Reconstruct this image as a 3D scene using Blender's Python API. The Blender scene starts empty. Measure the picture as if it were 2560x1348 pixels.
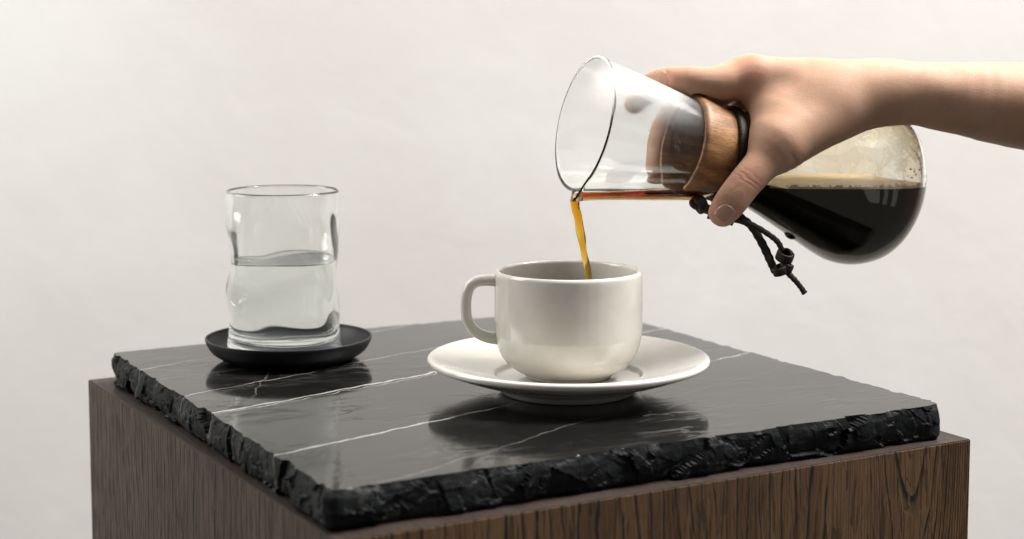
import bpy, bmesh, math, random
import numpy as np
from mathutils import Vector, Matrix, noise
from mathutils.bvhtree import BVHTree

random.seed(7)
PI = math.pi
sc = bpy.context.scene
C = sc.collection

# ------------------------------------------------------------------ camera
cam_d = bpy.data.cameras.new('camera')
cam = bpy.data.objects.new('camera', cam_d)
C.objects.link(cam)
cam.location = (0, 0, 0.208)
cam.rotation_euler = (PI / 2 - math.radians(5.63), 0, 0)
cam_d.sensor_width = 36.0
cam_d.lens = 59.06
cam_d.shift_y = -0.0703
cam_d.clip_start = 0.05
cam_d.clip_end = 50
cam_d.dof.use_dof = True
cam_d.dof.focus_distance = 0.965
cam_d.dof.aperture_fstop = 7.0
sc.camera = cam

# ------------------------------------------------------------------ world, lamps, exposure
world = bpy.data.worlds.new('World')
sc.world = world
world.use_nodes = True
bg = world.node_tree.nodes['Background']
bg.inputs[0].default_value = (1.0, 0.97, 0.93, 1)
bg.inputs[1].default_value = 0.135

def area_lamp(name, loc, target, sx, sy, watts, col):
    d = bpy.data.lights.new(name, 'AREA')
    d.shape = 'RECTANGLE'
    d.size, d.size_y = sx, sy
    d.energy = watts
    d.color = col
    o = bpy.data.objects.new(name, d)
    C.objects.link(o)
    o.location = loc
    o.rotation_euler = (Vector(target) - Vector(loc)).to_track_quat('-Z', 'Y').to_euler()
    return o

# tall window in the right-hand wall, behind and above the table
area_lamp('window_light', (1.60, 1.22, 2.25), (0.60, 1.78, -0.25), 0.9, 1.2, 215, (1.0, 0.985, 0.965))
# skylight over the back of the room
area_lamp('skylight', (0.6, 1.1, 1.9), (0.3, 1.15, 0.0), 2.2, 1.2, 9, (1.0, 0.98, 0.955))
# added fill lamp, out of view: brightens the wall and glass edges from the left
area_lamp('left_wall_fill', (-1.75, 1.18, 1.15), (-0.3, 1.78, 0.2), 1.0, 1.8, 42, (1.0, 0.99, 0.965))
# distant windows at the camera's right: three tall bays
for i, (x, y) in enumerate(((1.5, -0.25), (1.15, -0.75), (0.72, -1.15))):
    area_lamp('far_window_light', (x, y, 0.25), (0.05, 0.97, 0.08), 0.30, 2.0, 0.75, (0.97, 0.98, 1.0))

vs = sc.view_settings
vs.view_transform = 'Standard'
vs.look = 'None'
vs.exposure = 0.2
vs.gamma = 1.0
vs.use_curve_mapping = False
sc.render.engine = 'CYCLES'
cy = sc.cycles
cy.max_bounces = 20
cy.diffuse_bounces = 5
cy.glossy_bounces = 8
cy.transmission_bounces = 18
cy.transparent_max_bounces = 24
cy.caustics_reflective = True
cy.caustics_refractive = True
cy.blur_glossy = 0.3
cy.sample_clamp_indirect = 6.0
cy.use_denoising = True
try:
    cy.denoiser = 'OPENIMAGEDENOISE'
    cy.denoising_input_passes = 'RGB_ALBEDO_NORMAL'
except Exception:
    pass

# ------------------------------------------------------------------ helpers
def link(o, parent=None):
    C.objects.link(o)
    if parent is not None:
        o.parent = parent
    return o

def mesh_obj(name, verts, faces, mat=None, parent=None, smooth=True):
    me = bpy.data.meshes.new(name)
    me.from_pydata([tuple(v) for v in verts], [], faces)
    me.update()
    if smooth:
        me.polygons.foreach_set('use_smooth', [True] * len(me.polygons))
    o = bpy.data.objects.new(name, me)
    if mat:
        me.materials.append(mat)
    return link(o, parent)

def bm_obj(name, bm, mat=None, parent=None, smooth=True):
    me = bpy.data.meshes.new(name)
    bm.to_mesh(me)
    bm.free()
    if smooth:
        me.polygons.foreach_set('use_smooth', [True] * len(me.polygons))
    o = bpy.data.objects.new(name, me)
    if mat:
        me.materials.append(mat)
    return link(o, parent)

def empty(name, loc=(0, 0, 0), matrix=None):
    o = bpy.data.objects.new(name, None)
    o.empty_display_size = 0.02
    C.objects.link(o)
    if matrix is not None:
        o.matrix_world = matrix
    else:
        o.location = loc
    return o

def tag(o, label=None, cat=None, group=None, kind=None):
    if label: o['label'] = label
    if cat: o['category'] = cat
    if group: o['group'] = group
    if kind: o['kind'] = kind
    return o

def catmull(pts, n):
    """open Catmull-Rom through pts (any dimension), n samples per span"""
    p = [np.array(q, float) for q in pts]
    p = [2 * p[0] - p[1]] + p + [2 * p[-1] - p[-2]]
    out = []
    for i in range(1, len(p) - 2):
        a, b, c, d = p[i - 1], p[i], p[i + 1], p[i + 2]
        for k in range(n):
            t = k / n
            out.append(0.5 * (2 * b + (c - a) * t + (2 * a - 5 * b + 4 * c - d) * t * t + (3 * b - a - 3 * c + d) * t ** 3))
    out.append(p[-2])
    return np.array(out)

def revolve(profile, seg=128, deform=None):
    """profile: list of (r, z); returns verts, faces; r == 0 ends become poles. deform(r, z, theta) -> (x, y, z)"""
    verts, faces, rings = [], [], []
    for (r, z) in profile:
        if r < 1e-7:
            rings.append([len(verts)])
            verts.append((0, 0, z))
        else:
            st = len(verts)
            for k in range(seg):
                th = 2 * PI * k / seg
                verts.append(deform(r, z, th) if deform else (r * math.cos(th), r * math.sin(th), z))
            rings.append(list(range(st, st + seg)))
    for a, b in zip(rings[:-1], rings[1:]):
        for k in range(seg):
            k2 = (k + 1) % seg
            if len(a) == 1 and len(b) == 1:
                continue
            if len(a) == 1:
                faces.append((a[0], b[k2], b[k]))
            elif len(b) == 1:
                faces.append((a[k], a[k2], b[0]))
            else:
                faces.append((a[k], a[k2], b[k2], b[k]))
    return verts, faces

def fix_normals(o):
    bm = bmesh.new()
    bm.from_mesh(o.data)
    bmesh.ops.recalc_face_normals(bm, faces=bm.faces)
    bm.to_mesh(o.data)
    bm.free()
    return o

def sweep(path, sect, up=(0, 0, 1), closed_path=False, caps=True):
    """sweep section function sect(i, t) -> list of (a, b) offsets along a path of points"""
    P = [Vector(p) for p in path]
    n = len(P)
    verts, faces = [], []
    upv = Vector(up)
    prev = None
    m = None
    for i in range(n):
        if closed_path:
            t = (P[(i + 1) % n] - P[(i - 1) % n]).normalized()
        else:
            t = (P[min(i + 1, n - 1)] - P[max(i - 1, 0)]).normalized()
        ref = upv if prev is None else prev
        a = (ref - t * ref.dot(t))
        if a.length < 1e-6:
            a = t.orthogonal()
        a.normalize()
        prev = a
        b = t.cross(a)
        s = sect(i, i / max(1, n - 1))
        m = len(s)
        for (x, y) in s:
            verts.append(P[i] + a * x + b * y)
    for i in range(n if closed_path else n - 1):
        for k in range(m):
            i2 = (i + 1) % n
            faces.append((i * m + k, i * m + (k + 1) % m, i2 * m + (k + 1) % m, i2 * m + k))
    if caps and not closed_path:
        faces.append(tuple(range(m))[::-1])
        faces.append(tuple((n - 1) * m + k for k in range(m)))
    return verts, faces

def oval(rx, ry, n=16, p=2.0):
    out = []
    for k in range(n):
        th = 2 * PI * k / n
        c, s = math.cos(th), math.sin(th)
        out.append((rx * math.copysign(abs(c) ** (2 / p), c), ry * math.copysign(abs(s) ** (2 / p), s)))
    return out

# ------------------------------------------------------------------ node helpers
class Mat:
    def __init__(self, name):
        self.m = bpy.data.materials.new(name)
        self.m.use_nodes = True
        self.t = self.m.node_tree
        self.t.nodes.clear()
        self.out = self.t.nodes.new('ShaderNodeOutputMaterial')
        self._co = None
    def node(self, typ, **kw):
        n = self.t.nodes.new(typ)
        for k, v in kw.items():
            setattr(n, k, v)
        return n
    def set(self, sock, v):
        if v is None:
            return
        if isinstance(v, bpy.types.NodeSocket):
            self.t.links.new(v, sock)
        elif isinstance(v, (tuple, list)) and len(v) == 3 and sock.type == 'RGBA':
            sock.default_value = (*v, 1)
        else:
            sock.default_value = v
    def co(self):
        if self._co is None:
            self._co = self.node('ShaderNodeTexCoord').outputs['Object']
        return self._co
    def sep(self, v=None):
        n = self.node('ShaderNodeSeparateXYZ')
        self.set(n.inputs[0], v or self.co())
        return n.outputs[0], n.outputs[1], n.outputs[2]
    def vec(self, x, y, z):
        n = self.node('ShaderNodeCombineXYZ')
        for s, v in zip(n.inputs, (x, y, z)):
            self.set(s, v)
        return n.outputs[0]
    def math(self, op, a, b=None, c=None, clamp=False):
        n = self.node('ShaderNodeMath', operation=op, use_clamp=clamp)
        self.set(n.inputs[0], a)
        if b is not None: self.set(n.inputs[1], b)
        if c is not None: self.set(n.inputs[2], c)
        return n.outputs[0]
    def add(self, a, b): return self.math('ADD', a, b)
    def sub(self, a, b): return self.math('SUBTRACT', a, b)
    def mul(self, a, b): return self.math('MULTIPLY', a, b)
    def sstep(self, x, lo, hi, t0=0.0, t1=1.0):
        n = self.node('ShaderNodeMapRange', interpolation_type='SMOOTHSTEP')
        self.set(n.inputs[0], x)
        n.inputs[1].default_value = lo
        n.inputs[2].default_value = hi
        n.inputs[3].default_value = t0
        n.inputs[4].default_value = t1
        return n.outputs[0]
    def scale(self, s, v=None, loc=(0, 0, 0), rot=(0, 0, 0)):
        n = self.node('ShaderNodeMapping')
        self.set(n.inputs[0], v or self.co())
        n.inputs['Location'].default_value = loc
        n.inputs['Rotation'].default_value = rot
        n.inputs['Scale'].default_value = s if isinstance(s, tuple) else (s, s, s)
        return n.outputs[0]
    def noise(self, v=None, scale=5.0, detail=4.0, rough=0.5, dist=0.0):
        n = self.node('ShaderNodeTexNoise')
        self.set(n.inputs['Vector'], v or self.co())
        n.inputs['Scale'].default_value = scale
        n.inputs['Detail'].default_value = detail
        n.inputs['Roughness'].default_value = rough
        n.inputs['Distortion'].default_value = dist
        return n.outputs[0]
    def voro(self, v=None, scale=5.0, feature='F1', rand=1.0):
        n = self.node('ShaderNodeTexVoronoi', feature=feature)
        self.set(n.inputs['Vector'], v or self.co())
        n.inputs['Scale'].default_value = scale
        n.inputs['Randomness'].default_value = rand
        return n.outputs['Distance']
    def mix(self, f, a, b):
        n = self.node('ShaderNodeMix', data_type='RGBA')
        self.set(n.inputs[0], f)
        self.set(n.inputs[6], a)
        self.set(n.inputs[7], b)
        return n.outputs[2]
    def bump(self, h, dist, strength=1.0, normal=None):
        n = self.node('ShaderNodeBump')
        n.inputs['Strength'].default_value = strength
        n.inputs['Distance'].default_value = dist
        self.set(n.inputs['Height'], h)
        if normal is not None:
            self.set(n.inputs['Normal'], normal)
        return n.outputs[0]
    def principled(self, **kw):
        n = self.node('ShaderNodeBsdfPrincipled')
        for k, v in kw.items():
            self.set(n.inputs[k.replace('_', ' ')], v)
        return n
    def surf(self, s):
        self.t.links.new(s if isinstance(s, bpy.types.NodeSocket) else s.outputs[0], self.out.inputs['Surface'])
    def vol(self, s):
        self.t.links.new(s.outputs[0], self.out.inputs['Volume'])
    def mixsh(self, f, a, b):
        n = self.node('ShaderNodeMixShader')
        self.set(n.inputs[0], f)
        self.t.links.new(a if isinstance(a, bpy.types.NodeSocket) else a.outputs[0], n.inputs[1])
        self.t.links.new(b if isinstance(b, bpy.types.NodeSocket) else b.outputs[0], n.inputs[2])
        return n

# ------------------------------------------------------------------ materials
def mat_wall():
    M = Mat('plaster')
    a = M.noise(scale=1.6, detail=5, rough=0.55)
    b = M.noise(M.scale((3.5, 3.5, 1.4), loc=(3, 1, 7)), scale=1.0, detail=6, rough=0.6, dist=0.6)
    col = M.mix(M.sstep(a, 0.32, 0.7), (0.675, 0.645, 0.615), (0.765, 0.748, 0.725))
    col = M.mix(M.mul(M.sstep(b, 0.46, 0.72), 0.7), col, (0.70, 0.672, 0.638))
    f = M.noise(scale=160, detail=5, rough=0.65)
    g = M.noise(scale=14, detail=4, rough=0.55, dist=0.4)
    h = M.add(M.mul(f, 0.25), g)
    M.surf(M.principled(Base_Color=col, Roughness=0.92, Normal=M.bump(h, 0.003, 0.20)))
    return M.m

def mat_oak(name, u_axis, v_axis, u0, warm, lamp=1.0):
    """stained oak veneer: grain along v_axis, cathedral centred on u0"""
    M = Mat(name)
    xyz = M.sep()
    u, v = xyz[u_axis], xyz[v_axis]
    w = M.add(xyz[3 - u_axis - v_axis], 0.0)
    wob = M.noise(M.vec(M.mul(u, 9.0), M.mul(v, 3.2), w), scale=1.0, detail=3, rough=0.5)
    wob2 = M.noise(M.vec(M.mul(u, 60.0), M.mul(v, 16.0), w), scale=1.0, detail=3, rough=0.6)
    du = M.sub(u, u0)
    hyp = M.math('SQRT', M.add(M.mul(du, du), 0.00009))
    near = M.sstep(hyp, 0.02, 0.06, 1.0, 0.12)
    g = M.add(hyp, M.mul(M.mul(v, -0.20), near))
    g = M.add(g, M.mul(M.sub(wob, 0.5), 0.05))
    g = M.add(g, M.mul(M.sub(wob2, 0.5), 0.0075))
    ph = M.math('FRACT', M.mul(g, 118.0))
    line = M.mul(M.sstep(ph, 0.06, 0.30, lamp, 0.0), M.sstep(ph, 0.90, 1.0, 1.0, 1.0))
    # pores: short dashes along the grain
    pores = M.noise(M.vec(M.mul(u, 720.0), M.mul(v, 42.0), M.mul(w, 50.0)), scale=1.0, detail=2, rough=0.5)
    pm = M.sstep(pores, 0.52, 0.60)
    pores2 = M.noise(M.vec(M.mul(u, 1500.0), M.mul(v, 60.0), M.mul(w, 50.0)), scale=1.0, detail=2, rough=0.5)
    pm2 = M.sstep(pores2, 0.52, 0.7)
    brk = M.sstep(M.noise(M.vec(M.mul(u, 380.0), M.mul(v, 24.0), w), scale=1.0, detail=4, rough=0.6), 0.34, 0.50)
    dark = M.math('MAXIMUM', M.mul(M.mul(line, brk), 1.0), M.mul(pm, M.add(0.26 if warm else 0.55, M.mul(line, 0.6))))
    if warm == 1:
        ph2 = M.math('FRACT', M.add(M.mul(g, 290.0), M.mul(wob2, 0.8)))
        l2 = M.mul(M.sstep(ph2, 0.04, 0.34, 0.75, 0.0), M.sstep(M.noise(M.vec(M.mul(u, 120.0), M.mul(v, 9.0), w), scale=1.0, detail=3, rough=0.6), 0.46, 0.60))
        dash = M.sstep(M.noise(M.vec(M.mul(u, 430.0), M.mul(v, 34.0), w), scale=1.0, detail=2, rough=0.5), 0.56, 0.63)
        dark = M.math('MAXIMUM', dark, M.math('MAXIMUM', l2, M.mul(dash, 0.6)))
    dark = M.math('MAXIMUM', dark, M.mul(pm2, 0.28))
    band = M.noise(M.vec(M.mul(u, 36.0), M.mul(v, 1.5), w), scale=1.0, detail=4, rough=0.6)
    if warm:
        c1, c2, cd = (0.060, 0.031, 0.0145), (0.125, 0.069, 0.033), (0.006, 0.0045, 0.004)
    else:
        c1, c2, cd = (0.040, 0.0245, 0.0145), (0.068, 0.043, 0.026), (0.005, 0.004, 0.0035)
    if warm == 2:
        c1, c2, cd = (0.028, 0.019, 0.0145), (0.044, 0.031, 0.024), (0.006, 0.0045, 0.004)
    base = M.mix(M.sstep(band, 0.3, 0.7), c1, c2)
    fine = M.noise(M.vec(M.mul(u, 400.0), M.mul(v, 8.0), w), scale=1.0, detail=3, rough=0.6)
    base = M.mix(M.sstep(fine, 0.45, 0.75, 0.0, 0.35), base, c1)
    col = M.mix(dark, base, cd)
    h = M.sub(1.0, dark)
    M.surf(M.principled(Base_Color=col, Roughness=M.add(0.48, M.mul(dark, 0.3)), Specular_IOR_Level=0.22,
                        Normal=M.bump(h, 0.0005, 0.8)))
    return M.m

def mat_stone():
    M = Mat('black_marble')
    x, y, z = M.sep()
    wob = M.sub(M.noise(scale=9, detail=4, rough=0.55), 0.5)
    wobf = M.sub(M.noise(scale=70, detail=4, rough=0.6), 0.5)
    top = M.sstep(z, -0.00025, -0.00005)
    tot = None
    vary = M.sstep(M.noise(scale=26, detail=4, rough=0.65), 0.34, 0.62, 0.38, 1.0)
    def line(ang, c, wid, amp, wa, wf, lo=-9.0, hi=9.0, lean=0.0):
        ca, sa = math.cos(math.radians(ang)), math.sin(math.radians(ang))
        d = M.add(M.mul(x, -sa), M.mul(y, ca))
        if lean:
            d = M.add(d, M.mul(z, lean))
        d = M.add(M.sub(d, c), M.add(M.mul(wob, wa), M.mul(wobf, wf)))
        m = M.mul(M.sstep(M.math('ABSOLUTE', d), wid * 0.25, wid, amp, 0.0), vary)
        if lo > -8 or hi < 8:
            t = M.add(M.mul(x, ca), M.mul(y, sa))
            if lo > -8: m = M.mul(m, M.sstep(t, lo, lo + 0.03))
            if hi < 8: m = M.mul(m, M.sstep(t, hi - 0.05, hi, 1.0, 0.0))
        return m
    spec = [(16.5, 0.170, 0.0012, 0.55, 0.020, 0.007), (18, 0.0925, 0.0006, 0.8, 0.018, 0.006),
            (15.2, 0.0345, 0.0015, 1.0, 0.016, 0.006), (15.9, 0.0315, 0.0007, 0.8, 0.030, 0.010),
            (16.3, -0.0605, 0.0013, 0.75, 0.018, 0.006), (21, -0.117, 0.0008, 0.25, 0.026, 0.006),
            (-24, 0.035, 0.0006, 0.28, 0.016, 0.004), (63, 0.14, 0.0006, 0.22, 0.02, 0.004),
            (-38, -0.03, 0.0005, 0.16, 0.02, 0.004), (12, 0.125, 0.0005, 0.2, 0.014, 0.004)]
    for s in spec:
        m = line(*s)
        tot = m if tot is None else M.math('MAXIMUM', tot, m)
    # faint crack-like veins
    vn = M.noise(M.scale((7, 26, 7), rot=(0, 0, math.radians(-16))), scale=1.0, detail=5, rough=0.55, dist=1.2)
    thin = M.sstep(M.math('ABSOLUTE', M.sub(vn, 0.5)), 0.0, 0.008, 0.16, 0.0)
    tot = M.math('MAXIMUM', tot, M.mul(thin, M.sstep(M.noise(scale=6, detail=2), 0.5, 0.65)))
    side = M.sub(1.0, top)
    cl = M.noise(M.scale((30, 30, 45)), scale=1.0, detail=6, rough=0.62, dist=1.2)
    base = M.mix(M.sstep(cl, 0.42, 0.78), (0.0032, 0.0038, 0.0041), (0.0135, 0.0150, 0.0155))
    sv = M.noise(M.scale((42, 42, 60), loc=(2, 4, 1)), scale=1.0, detail=4, rough=0.5, dist=1.5)
    svm = M.mul(M.sstep(M.math('ABSOLUTE', M.sub(sv, 0.52)), 0.0, 0.03, 0.55, 0.0), side)
    base = M.mix(M.mul(M.sstep(M.noise(scale=24, detail=3), 0.5, 0.64), svm), base, (0.11, 0.118, 0.117))
    col = M.mix(M.mul(tot, M.sub(1.0, M.mul(side, 0.45))), base, (0.34, 0.325, 0.30))
    col = M.mix(M.mul(top, 0.5), col, M.mix(tot, (0.009, 0.0079, 0.0069), (0.34, 0.325, 0.30)))
    # honed top with shallow clefts
    ra = M.noise(M.scale((22, 60, 22), rot=(0, 0, math.radians(-16))), scale=1.0, detail=6, rough=0.6, dist=0.8)
    rb = M.noise(M.scale((90, 260, 90), rot=(0, 0, math.radians(-10))), scale=1.0, detail=4, rough=0.6)
    where = M.sstep(M.noise(M.scale(9.0, loc=(5.1, 2.2, 0)), scale=1.0, detail=3), 0.44, 0.62)
    hb = M.add(M.mul(M.sstep(ra, 0.50, 0.56), M.mul(where, 0.8)), M.mul(rb, M.add(0.06, M.mul(where, 0.22))))
    hs = M.add(M.noise(scale=220, detail=5, rough=0.65), M.mul(M.noise(scale=900, detail=3), 0.4))
    nt = M.bump(hb, 0.00022, 0.55)
    ns = M.bump(hs, 0.0007, 0.5)
    smear = M.noise(M.scale((16, 30, 16), loc=(1, 9, 2)), scale=1.0, detail=5, rough=0.6)
    rough_top = M.add(M.sstep(smear, 0.35, 0.75, 0.06, 0.14), M.mul(tot, 0.1))
    a = M.principled(Base_Color=col, Roughness=rough_top, IOR=1.37, Normal=nt)
    b = M.principled(Base_Color=col, Roughness=0.6, IOR=1.22, Normal=ns)
    M.surf(M.mixsh(top, b, a))
    return M.m

def mat_ceramic():
    M = Mat('glazed_stoneware')
    a = M.noise(scale=60, detail=4, rough=0.6)
    col = M.mix(M.sstep(a, 0.3, 0.7), (0.52, 0.492, 0.440), (0.565, 0.538, 0.487))
    sp = M.sstep(M.voro(scale=260), 0.05, 0.09, 1.0, 0.0)
    sel = M.sstep(M.noise(scale=120, detail=2), 0.62, 0.68)
    col = M.mix(M.mul(M.mul(sp, sel), 0.5), col, (0.30, 0.22, 0.15))
    h = M.noise(M.scale((50, 50, 14)), scale=1.0, detail=2, rough=0.5)
    M.surf(M.principled(Base_Color=col, Roughness=0.05, IOR=1.5, Coat_Weight=0.0, Coat_Roughness=0.04,
                        Normal=M.bump(h, 0.0006, 0.25)))
    return M.m

def mat_black_metal():
    M = Mat('matt_black_metal')
    f = M.noise(scale=1500, detail=2)
    M.surf(M.principled(Base_Color=(0.006, 0.006, 0.0065), Roughness=0.46, IOR=1.36, Normal=M.bump(f, 0.00005, 0.3)))
    return M.m

def mat_glass(name, ior=1.47, col=(1, 1, 1), bump=None):
    M = Mat(name)
    g = M.node('ShaderNodeBsdfGlass', distribution='GGX')
    g.inputs['Color'].default_value = (*col, 1)
    g.inputs['Roughness'].default_value = 0.0
    g.inputs['IOR'].default_value = ior
    if bump:
        h = M.noise(scale=bump[0], detail=2, rough=0.5)
        M.set(g.inputs['Normal'], M.bump(h, bump[1], 1.0))
    M.surf(g)
    return M.m

def mat_carafe_glass():
    M = Mat('carafe_glass')
    x, y, z = M.sep()          # z runs from the mouth to the base, y points down, x to the viewer
    g = M.node('ShaderNodeBsdfGlass', distribution='GGX')
    g.inputs['Color'].default_value = (0.985, 0.99, 0.985, 1)
    g.inputs['IOR'].default_value = 1.47
    g.inputs['Roughness'].default_value = 0.0
    # breath of condensation on the upper side of the funnel
    cloud = M.noise(M.scale((38, 38, 26)), scale=1.0, detail=5, rough=0.6, dist=0.5)
    up = M.sstep(M.add(y, M.mul(M.sub(cloud, 0.5), 0.03)), -0.034, 0.000, 1.0, 0.0)
    along = M.mul(M.sstep(z, 0.004, 0.022), M.sstep(z, 0.045, 0.072, 1.0, 0.05))
    fog = M.mul(M.mul(up, along), M.sstep(cloud, 0.25, 0.6, 0.35, 1.0))
    wide = M.mul(M.sstep(y, -0.026, 0.008, 1.0, 0.0), M.mul(M.sstep(z, 0.002, 0.012), M.sstep(z, 0.045, 0.070, 1.0, 0.0)))
    M.set(g.inputs['Roughness'], M.mul(wide, 0.16))
    # fine droplets and scratches lower down the funnel
    dro = M.sstep(M.voro(scale=420), 0.12, 0.22, 1.0, 0.0)
    dsel = M.sstep(M.noise(scale=55, detail=3), 0.56, 0.64)
    inner = M.mul(M.sstep(z, 0.02, 0.05), M.sstep(z, 0.08, 0.09, 1.0, 0.0))
    fac = M.math('MAXIMUM', M.mul(fog, 0.45), M.mul(M.mul(dro, dsel), M.mul(inner, 0.30)))
    d = M.node('ShaderNodeBsdfDiffuse'); d.inputs[0].default_value = (0.88, 0.88, 0.87, 1)
    t = M.node('ShaderNodeBsdfTranslucent'); t.inputs[0].default_value = (0.93, 0.92, 0.91, 1)
    M.surf(M.mixsh(fac, g, M.mixsh(0.62, d, t)))
    return M.m

def mat_coffee(name, k=1.0, red=60.0, ior=1.34):
    M = Mat(name)
    g = M.node('ShaderNodeBsdfGlass', distribution='GGX')
    g.inputs['IOR'].default_value = ior
    g.inputs['Roughness'].default_value = 0.0
    M.surf(g)
    v = M.node('ShaderNodeVolumeAbsorption')
    # per-metre absorption (60, 215, 900) * k
    dens = 900.0 * k
    v.inputs['Density'].default_value = dens
    v.inputs['Color'].default_value = (1 - red / 900, 1 - 215 / 900, 0.0, 1)
    M.vol(v)
    return M.m

def mat_foam():
    M = Mat('coffee_foam')
    b = M.voro(scale=700)
    n = M.noise(scale=60, detail=4)
    col = M.mix(M.sstep(n, 0.35, 0.7), (0.66, 0.43, 0.19), (0.80, 0.61, 0.35))
    col = M.mix(M.sstep(b, 0.0, 0.35, 0.25, 0.0), col, (0.55, 0.36, 0.16))
    M.surf(M.principled(Base_Color=col, Roughness=0.4, Normal=M.bump(b, 0.0006, 0.6)))
    return M.m

def mat_film():
    """cream left on the inside of the bulb: patches with eaten-out edges"""
    M = Mat('coffee_film')
    n = M.noise(M.scale((46, 46, 40), loc=(2.3, 0.4, 5.2)), scale=1.0, detail=5, rough=0.6, dist=0.9)
    lace = M.voro(M.scale((150, 150, 150)), scale=1.0)
    lo = M.noise(M.scale((24, 24, 20), loc=(8, 3, 1)), scale=1.0, detail=4, rough=0.55)
    a = M.sstep(n, 0.46, 0.50)
    edge = M.sstep(M.math('ABSOLUTE', M.sub(n, 0.48)), 0.0, 0.022, 1.0, 0.0)
    fac = M.add(M.mul(a, M.sstep(lo, 0.3, 0.7, 0.12, 0.36)), M.mul(edge, 0.22))
    fac = M.add(fac, M.mul(M.sstep(lace, 0.10, 0.2, 0.16, 0.0), M.sstep(lo, 0.5, 0.6)))
    fac = M.add(fac, 0.05)
    col = M.mix(M.sstep(lo, 0.40, 0.68), (1.0, 0.90, 0.66), (0.98, 0.74, 0.36))
    x, y, z = M.sep()
    fac = M.mul(fac, M.math('MAXIMUM', M.sstep(x, -0.01, 0.01, 1.0, 0.0), M.math('MAXIMUM', M.sstep(z, 0.165, 0.185), 0.35)))
    tr = M.node('ShaderNodeBsdfTransparent')
    M.set(tr.inputs[0], M.mix(M.sstep(lo, 0.36, 0.66), (1.0, 0.985, 0.95), (1.0, 0.93, 0.80)))
    d = M.node('ShaderNodeBsdfDiffuse'); M.set(d.inputs[0], col)
    t = M.node('ShaderNodeBsdfTranslucent'); M.set(t.inputs[0], col)
    M.surf(M.mixsh(M.math('MINIMUM', fac, 0.9), tr, M.mixsh(0.85, d, t)))
    return M.m

def mat_wood_collar():
    M = Mat('oiled_wood')
    x, y, z = M.sep()
    # grain runs across the collar, along the vertical axis of the block
    gx = M.noise(M.vec(M.mul(x, 90.0), M.mul(y, 190.0), M.mul(z, 40.0)), scale=1.0, detail=4, rough=0.6)
    fl = M.noise(M.vec(M.mul(x, 500.0), M.mul(y, 1500.0), M.mul(z, 210.0)), scale=1.0, detail=3, rough=0.6)
    col = M.mix(M.sstep(gx, 0.3, 0.72), (0.15, 0.066, 0.024), (0.34, 0.17, 0.066))
    col = M.mix(M.mul(M.sstep(fl, 0.55, 0.68), 0.65), col, (0.06, 0.024, 0.010))
    M.surf(M.principled(Base_Color=col, Roughness=0.5, IOR=1.42, Normal=M.bump(fl, 0.0003, 0.6)))
    return M.m

def mat_leather():
    M = Mat('dark_leather')
    n = M.noise(scale=700, detail=4, rough=0.6)
    col = M.mix(M.sstep(n, 0.35, 0.75), (0.010, 0.0062, 0.004), (0.028, 0.016, 0.009))
    M.surf(M.principled(Base_Color=col, Roughness=0.58, IOR=1.36, Normal=M.bump(n, 0.0003, 0.6)))
    return M.m

def mat_skin():
    M = Mat('skin')
    big = M.noise(scale=34, detail=4, rough=0.55)
    mid = M.noise(scale=150, detail=3, rough=0.55)
    col = M.mix(M.sstep(big, 0.3, 0.72), (0.385, 0.225, 0.145), (0.455, 0.275, 0.185))
    vein = M.noise(M.scale((16, 60, 60), loc=(3, 1, 2)), scale=1.0, detail=3, rough=0.5, dist=0.8)
    col = M.mix(M.sstep(M.math('ABSOLUTE', M.sub(vein, 0.5)), 0.0, 0.05, 0.22, 0.0), col, (0.33, 0.225, 0.165))
    at = M.node('ShaderNodeAttribute', attribute_name='flush').outputs['Fac']
    col = M.mix(M.mul(at, 0.5), col, (0.50, 0.215, 0.150))
    col = M.mix(M.sstep(mid, 0.50, 0.75, 0.0, 0.38), col, (0.40, 0.20, 0.135))
    # skin relief: fine polygonal lines, stretched round the limb
    v1 = M.voro(M.scale((620, 900, 900)), scale=1.0, feature='DISTANCE_TO_EDGE')
    n1 = M.noise(M.scale((900, 420, 420)), scale=1.0, detail=3, rough=0.6)
    h = M.add(M.sstep(v1, 0.0, 0.14), M.mul(n1, 0.9))
    wr = M.noise(M.vec(*[M.mul(c, k) for c, k in zip(M.sep(), (520.0, 90.0, 110.0))]), scale=1.0, detail=3, rough=0.6)
    h = M.add(h, M.mul(wr, M.add(0.35, M.mul(at, 1.6))))
    n = M.bump(h, 0.00012, 0.32)
    M.surf(M.principled(Base_Color=col, Roughness=0.58, IOR=1.4, Specular_IOR_Level=0.28, Subsurface_Weight=0.12,
                        Subsurface_Radius=(0.0035, 0.0014, 0.0008), Subsurface_Scale=1.0, Normal=n))
    return M.m

def mat_nail():
    M = Mat('finger_nail')
    n = M.noise(scale=200, detail=2)
    col = M.mix(n, (0.38, 0.210, 0.145), (0.43, 0.250, 0.185))
    M.surf(M.principled(Base_Color=col, Roughness=0.28, IOR=1.5, Subsurface_Weight=0.15, Subsurface_Radius=(0.002, 0.001, 0.0006), Subsurface_Scale=1.0))
    return M.m

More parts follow.
